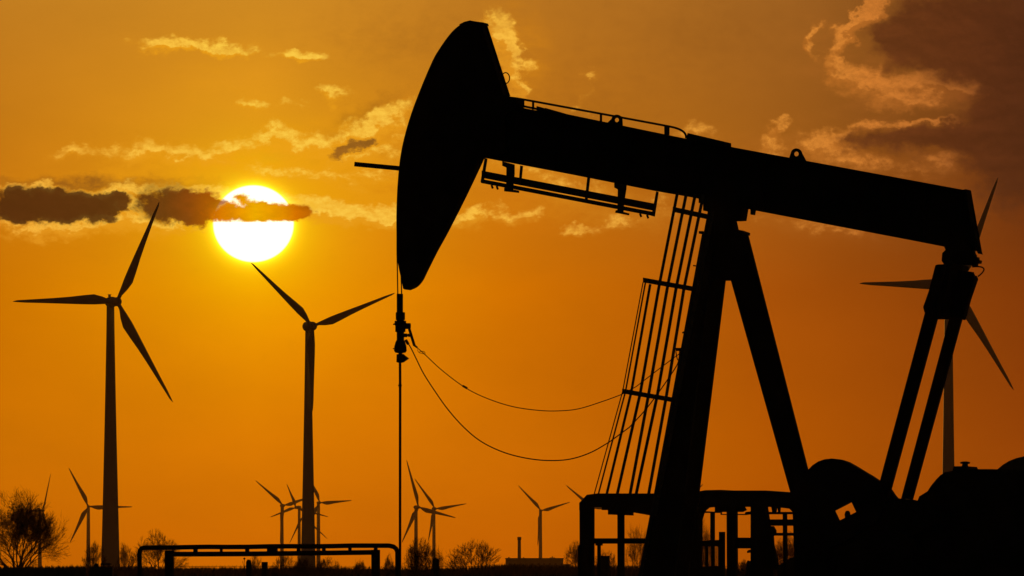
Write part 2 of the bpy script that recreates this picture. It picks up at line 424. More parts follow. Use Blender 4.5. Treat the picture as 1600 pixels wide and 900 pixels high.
bm = NB(); prism(bm, [(840,166),(851,169),(851,176),(840,174)], -.1, .1, False); prism(bm, [(852,168.5),(882,177),(912,187),(912,190),(852,176)], -.02, .02, False)
obj('cable_bracket', bm, 'steel', beam)
# handrail on the beam
def rail_y(x): return 154.6 + (x - 818) * .1905
for s in (-.24, .24):
    bm = NB()
    pts = [(797,152.5),(818,155.5),(900,170.5),(1000,189),(1040,196.5),(1056,200),(1066,204.5),(1071,210),(1072,216)]
    tube(bm, [Q(x, y, s) for x, y in curve(pts, 3)], px(1.7), 8)
    hr = obj('handrail', bm, 'galv', PJ)
    for x, wd in ((833,3.2), (818,2.5), (939,3.4), (1042,8)):
        b2 = NB(); strut(b2, Q(x, rail_y(x), s), Q(x, 216 + (x - 1068) * .19, s), px(wd if s < 0 else 2.5), .03); obj('rail_post', b2, 'galv', hr)
# service tray slung under the beam
tray = NB()
def band(bmm, x0, y0, x1, y1, h, s0, s1): prism(bmm, [(x0, y0), (x1, y1), (x1, y1 + h), (x0, y0 + h)], s0, s1, False)
band(tray, 753,266.5, 1022,318, 11.5, -.26, -.2)
band(tray, 752,279.5, 1020.5,331, 6.6, -.26, -.2)
band(tray, 753,267, 1022,318.5, 11, .2, .26)
band(tray, 752,280, 1020.5,331.5, 6, .2, .26)
tr = obj('service_tray', tray, 'galv', PJ)
def hang(pts, s0=-.28, s1=-.24, name='hanger'):
    b = NB(); prism(b, pts, s0, s1, False); return obj(name, b, 'galv', tr)
for s in (-.28, .24):
    hang([(757.5,247),(761.5,248),(755.5,286),(751,284.5)], s, s + .04, 'tray_post')
    hang([(785,252),(804,257),(804,272),(801.5,296),(811,298),(811,301.5),(788,299),(788,293.5),(791,293),(791.5,262),(785,259)], s, s + .04)
    hang([(813,258.5),(817,259.5),(814,290),(810.5,289)], s, s + .04, 'tray_post')
    hang([(918,276),(922,277),(918,313),(914,312)], s, s + .04, 'tray_post')
    hang([(960,285),(979,289),(978.5,296),(975,318),(974,331),(983.5,333.5),(982.5,336.5),(961.5,332.5),(962,329),(965,328),(965.5,296),(960,293)], s, s + .04)
    hang([(1025.5,299),(1029,300),(1023,338.5),(1018,337.5)], s, s + .04, 'tray_post')
for x in (768, 776, 1000, 1011):
    b = NB(); strut(b, Q(x, 286 + (x - 752) * .192, -.23), Q(x + 2, 291.5 + (x - 752) * .192, -.23), px(3), .03)
    obj('tray_bolt', b, 'steel', tr)
# bearing on the post head
bm = NB(); prism(bm, [(1086,306),(1091,311),(1091,318),(1098,319),(1098,330),(1107,332),(1107,345),(1152,345),(1167,344.5),(1170,327),(1172,320)], -.3, .3)
sbn = obj('saddle_bearing', bm, 'paint', PJ)
bm = NB(); prism(bm, [(1174,326),(1180,327),(1178.5,336),(1174,335.5)], -.1, .1, False); obj('grease_fitting', bm, 'steel', sbn)
# legs of the samson post
bm = NB(); prism(bm, [(1106,340),(1152,345),(1155,358),(1160,361),(1167,365),(1171,385),(1184,437),(1180,438),(1132,438),(1096,438),(1092,400),(1100,366)], -.3, .3)
cap = obj('post_head', bm, 'paint', PJ)
bm = NB(); prism(bm, [(1157,359.5),(1167,363),(1167,367.5),(1157,364)], -.32, .32, False); obj('bolt_flange', bm, 'steel', cap); bm = NB(); prism(bm, [(1097,362),(1103,362),(1103,366),(1097,366)], -.32, .32, False); obj('bolt_flange', bm, 'steel', cap)
gz = HY + 1.6 * PXM                        # row where the concrete pad meets the legs
def at(xa, ya, xb, yb, y): return xa + (xb - xa) * (y - ya) / (yb - ya)
def leg(L0, L1, R0, R1, ytop, ybot, s, name='front_leg', th=.16):
    b = NB()
    pts = [(at(*L0, *L1, ytop), ytop), (at(*R0, *R1, ytop), ytop), (at(*R0, *R1, ybot), ybot), (at(*L0, *L1, ybot), ybot)]
    sa, sb_ = s
    k = th / 2; top_ = [Q(pts[0][0], ytop, sa), Q(pts[1][0], ytop, sa)]; bo = [Q(pts[3][0], ybot, sb_), Q(pts[2][0], ybot, sb_)]
    vv = [b.verts.new(p + SX * q) for q in (-k, k) for p in (top_[0], top_[1], bo[1], bo[0])]
    for f in ((3, 2, 1, 0), (4, 5, 6, 7), (0, 1, 5, 4), (1, 2, 6, 5), (2, 3, 7, 6), (3, 0, 4, 7)): b.faces.new([vv[i] for i in f])
    return obj(name, b, 'paint', PJ)
leg((1098,366),(1051,620),(1118,366),(1088,620),366,gz,(-.28,-.9))
leg((1108,366),(1066,620),(1133,438),(1110.5,620),366,gz,(.28,.9))
leg((1143,438),(1194,620),(1168,366),(1233,620),366,gz,(-.2,-.25),'rear_leg')
leg((1146,438),(1196,620),(1166,366),(1231,620),366,gz,(.2,.25),'rear_leg')
bm = NB(); prism(bm, [(1062,585),(1106,585),(1105,596),(1060,596)], -.7, .7); obj('cross_brace', bm, 'paint', PJ)
# ladder beside the front leg
lad = None
def lad_x(y): return at(1106,340,1000,897,y)
for s in (-1.15, -.75):
    b = NB(); off = 1.0 if s < -1 else 6.5
    strut(b, Q(lad_x(330) + off, 330, s), Q(lad_x(gz) + off, gz - 2, s), px(5), .06)
    o = obj('ladder' if lad is None else 'ladder_rail', b, 'galv', PJ if lad is None else lad)
    if lad is None: lad = o
for k in range(28):
    y = 345 + k * 24
    b = NB(); tube(b, [Q(lad_x(y) + 1.5, y, -1.15), Q(lad_x(y) + 6, y, -.75)], .018, 6); obj('rung', b, 'galv', lad)
bm = NB(); strut(bm, Q(1083,415,-.95), Q(1092,416,-.95), px(2), .02); obj('conduit_clip', bm, 'steel', lad); bm = NB(); strut(bm, Q(1066,520,-.95), Q(1074,517,-.95), px(2.5), .02); obj('conduit_clip', bm, 'steel', lad)
# safety cage
cage = None
def flat(b, p0, p1, wv_, t): strut(b, p0, p1, wv_, t)
bars = [ # (top row, x), (row 446, x), (row 611, x), (row 772, x), width px, side offset
 [(None), (1004.8,441), (973,611), (928.5,772), 1.6, -.95],
 [(None), (1008.6,441), (977.5,611), (935,772), 2.4, -.8],
 [(None), (1016,444), (986.5,612), (948,772), 4.0, -1.15],
 [(1058.5,301), (1030,446), (1000.5,614), (964.5,772), 4.6, -1.25],
 [(1072.5,302), (1043,448), (1013.5,616), (984.5,772), 4.8, -.7],
 [(1086.5,303), (1056.5,450), (1027,618), (994,772), 4.8, -1.3],
 [(1099,304), (1068.5,452), (1041,620), (1013.5,772), 4.8, -.65],
]
for row in bars:
    pts = [p for p in row[:4] if p]; wd, s = row[4], row[5]
    b = NB()
    for a, c in zip(pts, pts[1:]): strut(b, Q(*a, s), Q(*c, s), px(wd), .012)
    o = obj('ladder_cage' if cage is None else 'cage_bar', b, 'galv', PJ if cage is None else cage)
    if cage is None: cage = o
for (xa, ya, xb, yb, w0) in ((1051,327,1107,339,8), (1004.5,437.5,1086,452,7.6), (972,611,1052,625,7.4)):
    b = NB()
    n = 12; ring = []
    for k in range(n + 1):
        t = k / n; a = PI * t
        x = xb - (xb - xa) * math.sin(a) ** .7 if 0 < t < 1 else xb; s = -.97 - .35 * math.cos(a)
        ring.append((x, ya + (yb - ya) * (x - xa) / (xb - xa), s))
    for p, q in zip(ring, ring[1:]): 
        va = [Q(p[0], p[1] - w0 / 2, p[2]), Q(q[0], q[1] - w0 / 2, q[2]), Q(q[0], q[1] + w0 / 2, q[2]), Q(p[0], p[1] + w0 / 2, p[2])]
        inn = [v + Vector((.012, .003, 0)) for v in va]
        vv = [b.verts.new(v) for v in va + inn]
        for f in ((0, 1, 2, 3), (7, 6, 5, 4), (0, 4, 5, 1), (2, 6, 7, 3)): b.faces.new([vv[i] for i in f])
    obj('cage_hoop', b, 'galv', cage)
# equalizer and its bearings
bm = NB(); prism(bm, [(1484,380),(1478,386),(1480,391),(1475,396),(1474,408),(1478,414),(1505,414),(1517,414),(1521,412),(1524,399),(1520,392),(1515,380)], -.2, .2, False)
tb = obj('tail_bearing', bm, 'paint', PJ)
bm = NB(); prism(bm, [(1522,402),(1529,402),(1529,406),(1533,407),(1532,412),(1527,412),(1527,415),(1520,416)], -.12, .12, False); obj('bearing_cap', bm, 'steel', tb)
bm = NB(); hose = curve([(1519,417),(1526,416.5),(1534,417.5),(1537.5,421),(1534,427),(1528,432)], 4); tube(bm, [Q(x, y, 0) for x, y in hose], px(1.1), 6); obj('grease_hose', bm, 'rubber', tb)
bm = NB(); prism(bm, [(1476,412),(1518,414),(1514,440),(1506,470),(1500,497),(1470,496),(1466,480),(1470,440)], -1.0, 1.0)
eq = obj('equalizer', bm, 'paint', PJ)
bm = NB(); prism(bm, [(1466,418),(1520,425),(1524,436),(1506,498),(1466,499),(1446,488),(1444,480)], -.12, .12, False); obj('equalizer_plate', bm, 'paint', eq)
bm = NB(); prism(bm, [(1461,415),(1464,413.5),(1479,413),(1480,417),(1470,455),(1462,484),(1446,484),(1444,481)], -1.15, -.95); obj('equalizer_bearing', bm, 'paint', eq)
bm = NB(); prism(bm, [(1500,470),(1516,429),(1527,431),(1529,436),(1518,468),(1509,500),(1504,500),(1500,494)], .95, 1.15); obj('equalizer_bearing', bm, 'paint', eq)
for (L0, L1, R0, R1, s) in (((1447.5,484),(1376,751),(1468.5,484),(1392,766),-1.05), ((1488,484),(1408,783),(1507,484),(1427,776),1.05)):
    b = NB(); yt = 478; yb = 800
    prism(b, [(at(*L0, *L1, yt), yt), (at(*R0, *R1, yt), yt), (at(*R0, *R1, yb), yb), (at(*L0, *L1, yb), yb)], s - .08, s + .08, False)
    pm = obj('pitman_arm', b, 'paint', PJ)
    b = NB(); cx = (at(*L0, *L1, yb) + at(*R0, *R1, yb)) / 2; prism(b, [(cx - 14, yb - 18), (cx + 14, yb - 18), (cx + 16, yb + 14), (cx - 16, yb + 14)], s - .14, s + .14, False); obj('wrist_pin_bearing', b, 'paint', pm)
# cranks with counterweights
win = [(1303,798),(1311,815),(1340,800),(1332,783)]
for s, wtop in ((-1.2, [(1258,748),(1266,733),(1272,727),(1281,721),(1291,717.6),(1302,716.5),(1314,718),(1326,722),(1340,730),(1356,740),(1372,751),(1378,762),(1384,790),(1372,815)]),
                (1.2, [(1290,745),(1300,726),(1314,720),(1326,723),(1340,731),(1360,742),(1376,752.5),(1392,765),(1398,774),(1407,784),(1414,800),(1404,826)])):
    b = NB(); hole = win
    rest = [(1330,842),(1296,858),(1262,850),(1248,810)] if s < 0 else [(1350,850),(1306,856),(1280,830),(1278,790)]
    prism(b, wtop + rest + [(1303 - 20, 798)] + [(1303,798),(1311,815),(1340,800),(1332,783),(1303,798.01)] + [(1303 - 20, 797.9)], s - .16, s + .16, False)
    ca = NB(); prism(ca, [(1283,838),(1305,822),(1346,803),(1398,778),(1428,781),(1470,790),(1470,815),(1310,888),(1290,880)], s - .1 - .2 * (1 if s > 0 else -1), s + .1 - .2 * (1 if s > 0 else -1), False)
    crank = obj('crank_arm', ca, 'paint', PJ)
    obj('counterweight', b, 'paint', PJ)
    b = NB(); prism(b, [(1300,862),(1350,842),(1400,828),(1430,845),(1425,900),(1370,935),(1318,930)], s - .16, s + .16, False); obj('counterweight', b, 'paint', PJ)
    if s < 0:
        b = NB(); prism(b, [(1321,811),(1320,804),(1321,800),(1323,798),(1326,798),(1328,801),(1329,808)], s - .03, s + .03, False); obj('weight_bolt', b, 'steel', crank)
# gear reducer, belt guard, motor pedestal
b = NB(); prism(b, [(1425,800),(1434,776),(1447,768),(1452,760),(1461,749),(1467,743),(1474,738.5),(1486,736),(1488,729),(1529,729),(1531,733.5),(1560,733.5),(1640,736),(1650,760),(1650,900),(1425,900)], -.62, .62)
gb = obj('gear_reducer', b, 'paint', PJ)
for k in range(5):
    b = NB(); x = 1434 + k * 5; y = 775 - k * 2.8; strut(b, Q(x + 12, y + 1, -.3), Q(x + 13.5, y - 4, -.3), px(3.2), .04)
    obj('housing_bolt', b, 'steel', gb)
b = NB(); prism(b, [(1503,730),(1505,725),(1501.5,724.5),(1501.5,722),(1506,721),(1511,721),(1514.5,722),(1514.5,724.5),(1511,725),(1512,730)], -.08, .08, False); obj('breather_cap', b, 'steel', gb)
b = NB(); prism(b, [(1612 + 74 * math.cos(a), 786 + 73.5 * math.sin(a)) for a in [2 * PI * k / 40 for k in range(40)]], 1.2, 1.5, False); obj('belt_guard', b, 'galv', PJ)
b = NB(); prism(b, [(1246,800),(1268,824),(1290,838),(1420,822),(1480,850),(1680,870),(1680,gz - 3),(1246,gz - 3)], -.5, .5); obj('pedestal', b, 'paint', PJ)
b = NB(); prism(b, [(1000,gz - 26),(1740,gz - 26),(1740,gz),(1000,gz)], -1.1, -.8, False); prism(b, [(1000,gz - 26),(1740,gz - 26),(1740,gz),(1000,gz)], .8, 1.1, False)
for x in (1030, 1200, 1400, 1600, 1720): prism(b, [(x - 8,gz - 24),(x + 8,gz - 24),(x + 8,gz - 1),(x - 8,gz - 1)], -.8, .8, False)
obj('skid_frame', b, 'paint', PJ)
# bridle, carrier bar, rod clamps, polished rod
br_ = None
for xt, yt, xb, s in ((620.4,395,621.6,-.14), (626.5,425,627.6,.14)):
    b = NB(); tube(b, [Q(xt, yt - 40, s), Q(xt, yt, s), Q(xb, 460, s)], px(1.0), 6); o = obj('bridle_cable', b, 'steel', PJ)
b = NB(); prism(b, [(620.8,459),(628.8,459),(628.8,489),(620.8,489)], -.05, .05, False); obj('carrier_bar', b, 'steel', PJ)
cx = 625.6
b = NB()
def lathe(bmm, prof, n=16, sx=1.0):
    rings = []
    for r, y in prof:
        c = Q(cx, y, 0); rings.append([bmm.verts.new(c + Vector((math.cos(2 * PI * k / n) * px(r), math.sin(2 * PI * k / n) * px(r), 0))) for k in range(n)])
    for a, c in zip(rings, rings[1:]):
        for k in range(n): bmm.faces.new((a[k], a[(k + 1) % n], c[(k + 1) % n], c[k]))
    bmm.faces.new(rings[0]); bmm.faces.new(list(reversed(rings[-1])))
lathe(b, [(7.3,488),(7.3,500),(5.6,500.2),(5.6,501),(9,501.2),(9.2,508),(8,509),(8,518.5),(5.8,519),(5.8,531),(7.5,534),(9.5,541),(10,548),(8,551),(3,552),(3,553),(6,553.5),(6.3,566),(2,567)])
rc = obj('rod_clamp', b, 'steel', PJ)
b = NB(); tube(b, [Q(628,509.5,0), Q(641,509.5,0)], px(4.8), 12); obj('load_cell', b, 'steel', rc); b = NB(); tube(b, [Q(636,524,0), Q(628,524,0)], px(3), 10); strut(b, Q(637,523,0), Q(640.5,525,0), px(4), .06); obj('sensor', b, 'steel', rc); b = NB()
prism(b, [(630,553),(633,556),(638.5,560),(633,564),(630,566)], -.05, .05, False); obj('wing_nut', b, 'steel', rc); b = NB()
strut(b, Q(619,505,0), Q(614.5,507,0), px(2), .03); obj('clamp_bolt', b, 'steel', rc); b = NB(); strut(b, Q(619,544,0), Q(614,545,0), px(1.5), .03)
obj('clamp_bolt', b, 'steel', rc)
b = NB(); strut(b, Q(639.5,514,0), Q(647.5,540,0), px(3.6), .05); strut(b, Q(647,539.5,0), Q(652,543,0), px(2.6), .04); obj('cable_arm', b, 'steel', rc)
b = NB(); tube(b, [Q(625,560,0), Q(625.2,600,0), Q(625,gz - 70,0)], px(2.05), 8); tube(b, [Q(625,601,0), Q(625,603.5,0)], px(3), 8)
obj('polished_rod', b, 'steel', PJ)
# the two slack signal cables
b = NB(); tube(b, [Q(x, y, 0) for x, y in curve([(650,542),(662,552),(690,578),(726,605),(760,622),(800,635),(840,641),(872,642),(905,638.5),(945,626),(972,616)], 6)] + [Q(x, y, -.9) for x, y in curve([(994,604),(1029,577),(1061,553)], 4)], px(.75), 5)
sc_ = obj('signal_cable', b, 'rubber', PJ)
b = NB(); strut(b, Q(723,602.8,0), Q(730,606.8,0), px(3.2), .03); obj('cable_joint', b, 'rubber', sc_)
b = NB(); tube(b, [Q(x, y, 0) for x, y in curve([(652,546),(655,551),(664,553),(662,549),(655,550)], 3)], px(.5), 4); obj('cable_tie', b, 'rubber', sc_)
b = NB(); tube(b, [Q(x, y, 0) for x, y in curve([(633,531),(641,542),(650,560),(662,584),(680,612),(700,640),(725,668),(752,690),(785,706),(820,715.5),(855,719.5),(890,717.5),(923,707),(953,690)], 6)] + [Q(x, y, -.9) for x, y in curve([(983,668),(1008,641),(1030,612),(1052,580),(1060,565),(1062,548)], 4)], px(.95), 5)
sc2 = obj('signal_cable', b, 'rubber', PJ)
b = NB(); strut(b, Q(634,531,0), Q(638,538,0), px(4), .04); obj('cable_plug', b, 'rubber', sc2)
b = NB(); strut(b, Q(1056,546,-.9), Q(1066,546,-.9), px(5), .04); tube(b, [Q(x, y, -.9) for x, y in curve([(1056,549),(1058,560),(1061,563),(1063,556)], 3)], px(.9), 5); obj('cable_clamp', b, 'steel', sc2)

# ------------------------------------------------------------------ wellhead under the rod (mostly below the frame)
wp = Q(625, HY, 0); wp.z = 0
WH = thing('wellhead', wp, 'small black wellhead tree on the ground straight below the polished rod', 'wellhead')
b = NB(); c = Vector((wp.x, wp.y, 0)); tube(b, [c, c + Vector((0, 0, .3)), c + Vector((0, 0, .8))], [.16, .16, .1], 14); obj('casing_head', b, 'steel', WH)
b = NB(); tube(b, [c + Vector((0, 0, .8)), c + Vector((0, 0, 1.15))], .07, 12); obj('stuffing_box', b, 'steel', WH)
b = NB(); tube(b, [c + Vector((-.5, 0, .55)), c + Vector((.5, 0, .55))], .045, 10); obj('flow_tee', b, 'steel', WH)

# ------------------------------------------------------------------ service platform round the foot of the ladder
SPS = 1.6
sp0 = Q(960, HY, SPS); sp0.z = 0
SPF = thing('guard_frame', sp0, 'black steel guard frame on stout posts under the caged ladder', 'guard frame')
def part(parent, name, polys, s0, s1, m='paint', keep=False):
    b = NB()
    for p in polys: prism(b, p, s0, s1, keep)
    return obj(name, b, m, parent)
part(SPF, 'top_beam', [[(907,786),(919,773),(935,771),(1096,771),(1096,792),(1062,806),(1021,806),(987,800),(987,797),(953,797),(942,797),(942,792.5),(928,792.5),(907,797)]], SPS - .12, SPS + .12)
part(SPF, 'post', [[(907,785),(927.5,785),(927.5,gz),(908,gz)]], SPS - .1, SPS + .1)
part(SPF, 'post', [[(965.5,800),(975,800),(975.5,gz),(966,gz)]], SPS - .06, SPS + .06)
part(SPF, 'beam_shoe', [[(952,797),(988,797),(988,805.5),(975,805),(952,804)]], SPS - .13, SPS + .13)
part(SPF, 'mid_rail', [[(926,841),(1010,841),(1008,849.5),(926,849.5)]], SPS - .04, SPS + .04)
def standalone(name, polys, s0, s1, label, cat, m='paint'):
    b = NB()
    for p in polys: prism(b, p, s0, s1, False)
    return tag(obj(name, b, m), label, cat)
vp = Q(936, HY, 1.2); vp.z = 0
VS = thing('valve_stand', vp, 'thin black valve stand with a handwheel between the guard frame posts', 'valve')
b = NB(); strut(b, Q(936,851,1.2), Q(936,gz,1.2), px(5), .06); obj('stem', b, 'steel', VS)
b = NB(); strut(b, Q(931,851,1.2), Q(941,851,1.2), px(3), .1); obj('handwheel', b, 'steel', VS)
gp = Q(911, HY, 1.0); gp.z = 0
b = NB(); tube(b, [Q(910,gz,.9), Q(910,860,.9), Q(909.5,853,.9), Q(909,849.5,.9)], [px(7.6), px(7.6), px(6.5), px(3)], 14)
tag(obj('bollard', b, 'paint'), 'round topped black bollard against the left post of the guard frame', 'bollard')

# ------------------------------------------------------------------ second frame between the legs: arched enclosure, pipe posts, mesh door
EF = thing('pipe_rack', Vector((Q(1160, HY, 2.4).x, Q(1160, HY, 2.4).y, 0)), 'low black arched pipe rack seen between the legs of the pump jack', 'pipe rack')
def ep(name, polys, s=2.4, t=.08, m='paint'): return part(EF, name, polys, s - t, s + t, m)
ep('roof_beam', [[(1082,772),(1089,769),(1106,766),(1130,765.5),(1150,766.5),(1200,766.5),(1236,769),(1262,771),(1262,796),(1242,800),(1237,795),(1220,793),(1197,792),(1118,792),(1105,793),(1098,799),(1094,812),(1094,845),(1082,845)]], t=.25)
ep('side_panel', [[(1080,800),(1094,812),(1095,845),(1096,900),(1096,gz),(1070,gz),(1070,800)]], t=.1)
ep('post', [[(1111,800),(1116,800),(1116,846),(1111,846)]])
ep('post', [[(1124.5,831),(1132,831),(1132,900),(1132,gz),(1124.5,gz)]])
ep('post', [[(1137,792),(1151,792),(1152,gz),(1138,gz)]], t=.12)
ep('post', [[(1175,785),(1197,785),(1205,840),(1208,gz),(1175,gz)]], t=.15)
ep('post', [[(1224,800),(1229,800),(1230,gz),(1226,gz)]])
ep('pipe_shoe', [[(1099,798.5),(1127,800),(1127,803),(1165,803),(1166,800),(1176,799),(1176,803),(1165,804.8),(1127,804.5),(1127,801.5),(1099,801.5)],[(1118,790),(1162,790),(1166,797),(1160,800),(1118,800)]])
ep('mid_rail', [[(1151,840),(1176,840),(1176,857),(1151,857)],[(1168,861),(1171,859),(1176,859),(1176,863),(1168,864)]], t=.05)
ep('rail', [[(1192,799.8),(1240,799.8),(1240,803.6),(1192,803.6)]], t=.05)
ep('rail', [[(1196,811.5),(1250,811.5),(1250,821.5),(1196,821.5)]], t=.05)
ep('rail', [[(1208,832.5),(1250,832.5),(1250,837),(1208,837)]], t=.05)
ep('valve', [[(1206,790),(1214,790),(1212,800),(1208,800)],[(1216,790),(1219,790),(1218,801),(1217,801)],[(1196,822),(1208,822),(1212,829),(1212,832),(1208,838),(1209,852),(1214,870),(1216,890),(1196,890)]], t=.1)
ep('conduit', [[(1244,790),(1252,790),(1252,gz),(1244,gz)]], t=.1)
door = ep('door_frame', [[(1090,845),(1126,843.5),(1126,853.5),(1090,853.5)],[(1090,886),(1126,884),(1126,gz),(1090,gz)],[(1102,853),(1106,853),(1106,887),(1102,887)],[(1111.5,853),(1116,853),(1116,887),(1111.5,887)],[(1122.5,853),(1126,853),(1126,886),(1122.5,886)],[(1090,853),(1096,853),(1096,887),(1090,887)]], t=.03)
b = NB()
for x0, x1 in ((1096,1102),(1106,1111.5),(1116,1122.5)):
    k = 0; y = 853
    while y < 887:
        strut(b, Q(x0, y, 2.4), Q(x1, y + 1.2, 2.4), px(.75), .01); y += 1.7
    x = x0 + .9
    while x < x1: strut(b, Q(x, 853, 2.4), Q(x, 887, 2.4), px(.7), .01); x += 1.8
obj('mesh', b, 'galv', door)
standalone('low_cabinet', [[(1238,872),(1262,866),(1262,gz),(1215,gz),(1218,884)]], 3.0, 3.4, 'low black bushy topped box at the right foot of the pipe rack', 'cabinet')

# ------------------------------------------------------------------ flowline pipes on the left
FY = 176.0; FPX = F / FY
PF = thing('pipe_barrier', P(420, HY, FY) * 1.0, 'long low black pipe frame of two stacked pipes in front of the left field', 'pipe frame')
PF.location.z = 0; bpy.context.view_layer.update()
gzf = HY + 1.7 * FPX
b = NB(); tube(b, [P(x, y, FY) for x, y in [(218,gzf),(218,866),(218.6,860),(221,857),(226,855.6)] + [(226 + k * 32.5, 855.6 - k * .27 + .35 * math.sin(k * 1.7)) for k in range(1, 12)] + [(608,852.6),(615,854.2),(619,857.5),(621,863),(621,gzf)]], [3.9 / FPX] * 19 if False else 3.7 / FPX, 12)
obj('upper_pipe', b, 'steel', PF)
b = NB(); tube(b, [P(x, y, FY) for x, y in [(258,866),(400,865.4),(592,863)]], 4.0 / FPX, 12); obj('lower_pipe', b, 'steel', PF)
for x0, x1, y0 in ((257,272,860), (580,594,859)):
    b = NB(); tube(b, [P((x0 + x1) / 2, y0, FY), P((x0 + x1) / 2, gzf, FY)], (x1 - x0) / 2 / FPX, 14); obj('post', b, 'steel', PF)
for x0, x1 in ((302,309),(343.5,348),(383,389.5),(417,434),(463.5,469),(503,509),(544,549.5),(584,590)):
    b = NB(); c = P((x0 + x1) / 2, 859.7, FY); box(b, c, (x1 - x0) / FPX, .07, 7 / FPX); obj('spacer', b, 'steel', PF)

# ------------------------------------------------------------------ wire fence with posts behind
WY = 205.0; WPX = F / WY; gzw = HY + 1.7 * WPX
WF = thing('wire_fence', Vector((P(700, HY, WY).x, WY, 0)), 'sagging barbed wire fence on rough wooden posts across the dark field', 'fence')
def wirey(x): return 885.2 + .8 * math.sin(x * .013) - .004 * (x - 700) * .3
b = NB()
for dyy in (0, 14, 30):
    pts = [(x, wirey(x) + dyy) for x in range(150, 1460, 14)]
    tube(b, [P(x, y, WY) for x, y in pts], .45 / WPX, 4)
    x = 155
    while x < 1450:
        c = P(x, wirey(x) + dyy, WY); tube(b, [c + Vector((-.01, 0, -.028)), c + Vector((.012, 0, .03))], .004 * 1.3, 3); x += 6.3
obj('barbed_wire', b, 'galv', WF)
for x, y, hw in ((388.5,874.5,4.4), (681,872,5.2), (1170,876,4.5), (1330,874,5), (150,880,4)):
    b = NB(); t = [P(x + .6, y, WY), P(x, y + 4, WY), P(x + .5, 895, WY), P(x, gzw, WY)]
    tube(b, t, [hw * .6 / WPX, hw * .95 / WPX, hw / WPX, hw * 1.1 / WPX], 8); obj('post', b, 'wood', WF)
b = NB(); tube(b, [P(413.5,878,WY - 3), P(413.5,895,WY - 3), P(413.5,gzw,WY - 3)], 4.9 / WPX, 10)
tag(obj('tree_stake', b, 'wood'), 'thick flat topped wooden stake in front of the wire fence under the pipe frame', 'stake')
b = NB(); c = Q(945.5, HY, 3); prism(b, [(940.5,868.5),(951,868.5),(951.5,gz),(940,gz)], 2.9, 3.1, False)
tag(obj('short_post', b, 'wood'), 'square topped short post inside the guard frame, right of the thin valve stand', 'post')
# thistle
TH = thing('thistle', Vector((P(381, HY, 190).x, 190, 0)), 'dry thistle with one round seed head beside the left fence post', 'plant')
b = NB(); tube(b, [P(384,980,190), P(383,900,190), P(381.5,880,190), P(382,874,190)], .006, 5); tube(b, [P(382.5,890,190), P(379,878,190), P(379.5,876,190)], .005, 4); tube(b, [P(383,886,190), P(386,880,190)], .005, 4); obj('stem', b, 'twig', TH)
b = NB(); c = P(381.8,872.8,190); bmesh.ops.create_icosphere(b, subdivisions=2, radius=.024, matrix=Matrix.Translation(c)); obj('seed_head', b, 'twig', TH)
# palisade fence, lower left
YF = 195.0; YPX = F / YF; gzy = HY + 1.7 * YPX
PFN = thing('palisade_fence', Vector((P(40, HY, YF).x, YF, 0)), 'black palisade fence with a row of sharp spikes at the lower left', 'fence')
k = 0; x = -40.0
b = NB()
while x < 131:
    h = 884.8 + random.uniform(-.5, .5)
    pts = [(x, 889), (x + 1.2, 889 - 2.2), (x + 2.6, h), (x + 4.2, 889 - 2.2), (x + 5.4, 889), (x + 5.4, gzy), (x, gzy)]
    va = [b.verts.new(P(u, v, YF)) for u, v in pts]; vb = [b.verts.new(P(u, v, YF) + Vector((0, .012, 0))) for u, v in pts]
    b.faces.new(va); b.faces.new(list(reversed(vb)))
    for i in range(7): b.faces.new((va[i], vb[i], vb[(i + 1) % 7], va[(i + 1) % 7]))
    x += 5.45
obj('pale', b, 'galv', PFN)
b = NB()
for yy in (893, 985): strut(b, P(-42, yy, YF + .04), P(132, yy, YF + .04), 3 / YPX, .04)
obj('rail', b, 'galv', PFN)
BX = thing('control_cabinet', Vector((P(158, HY, 192).x, 192, 0)), 'squat black control cabinet with a flat lid before the large left turbine tower', 'cabinet')
b = NB(); box(b, P(158.5, 884, 192) + Vector((0, 0, -.9)), 36 / (F / 192), .5, 1.75); cb = obj('body', b, 'galv', BX)
b = NB(); box(b, P(166, 881.6, 192), 16 / (F / 192), .55, 3 / (F / 192)); obj('lid', b, 'galv', cb)

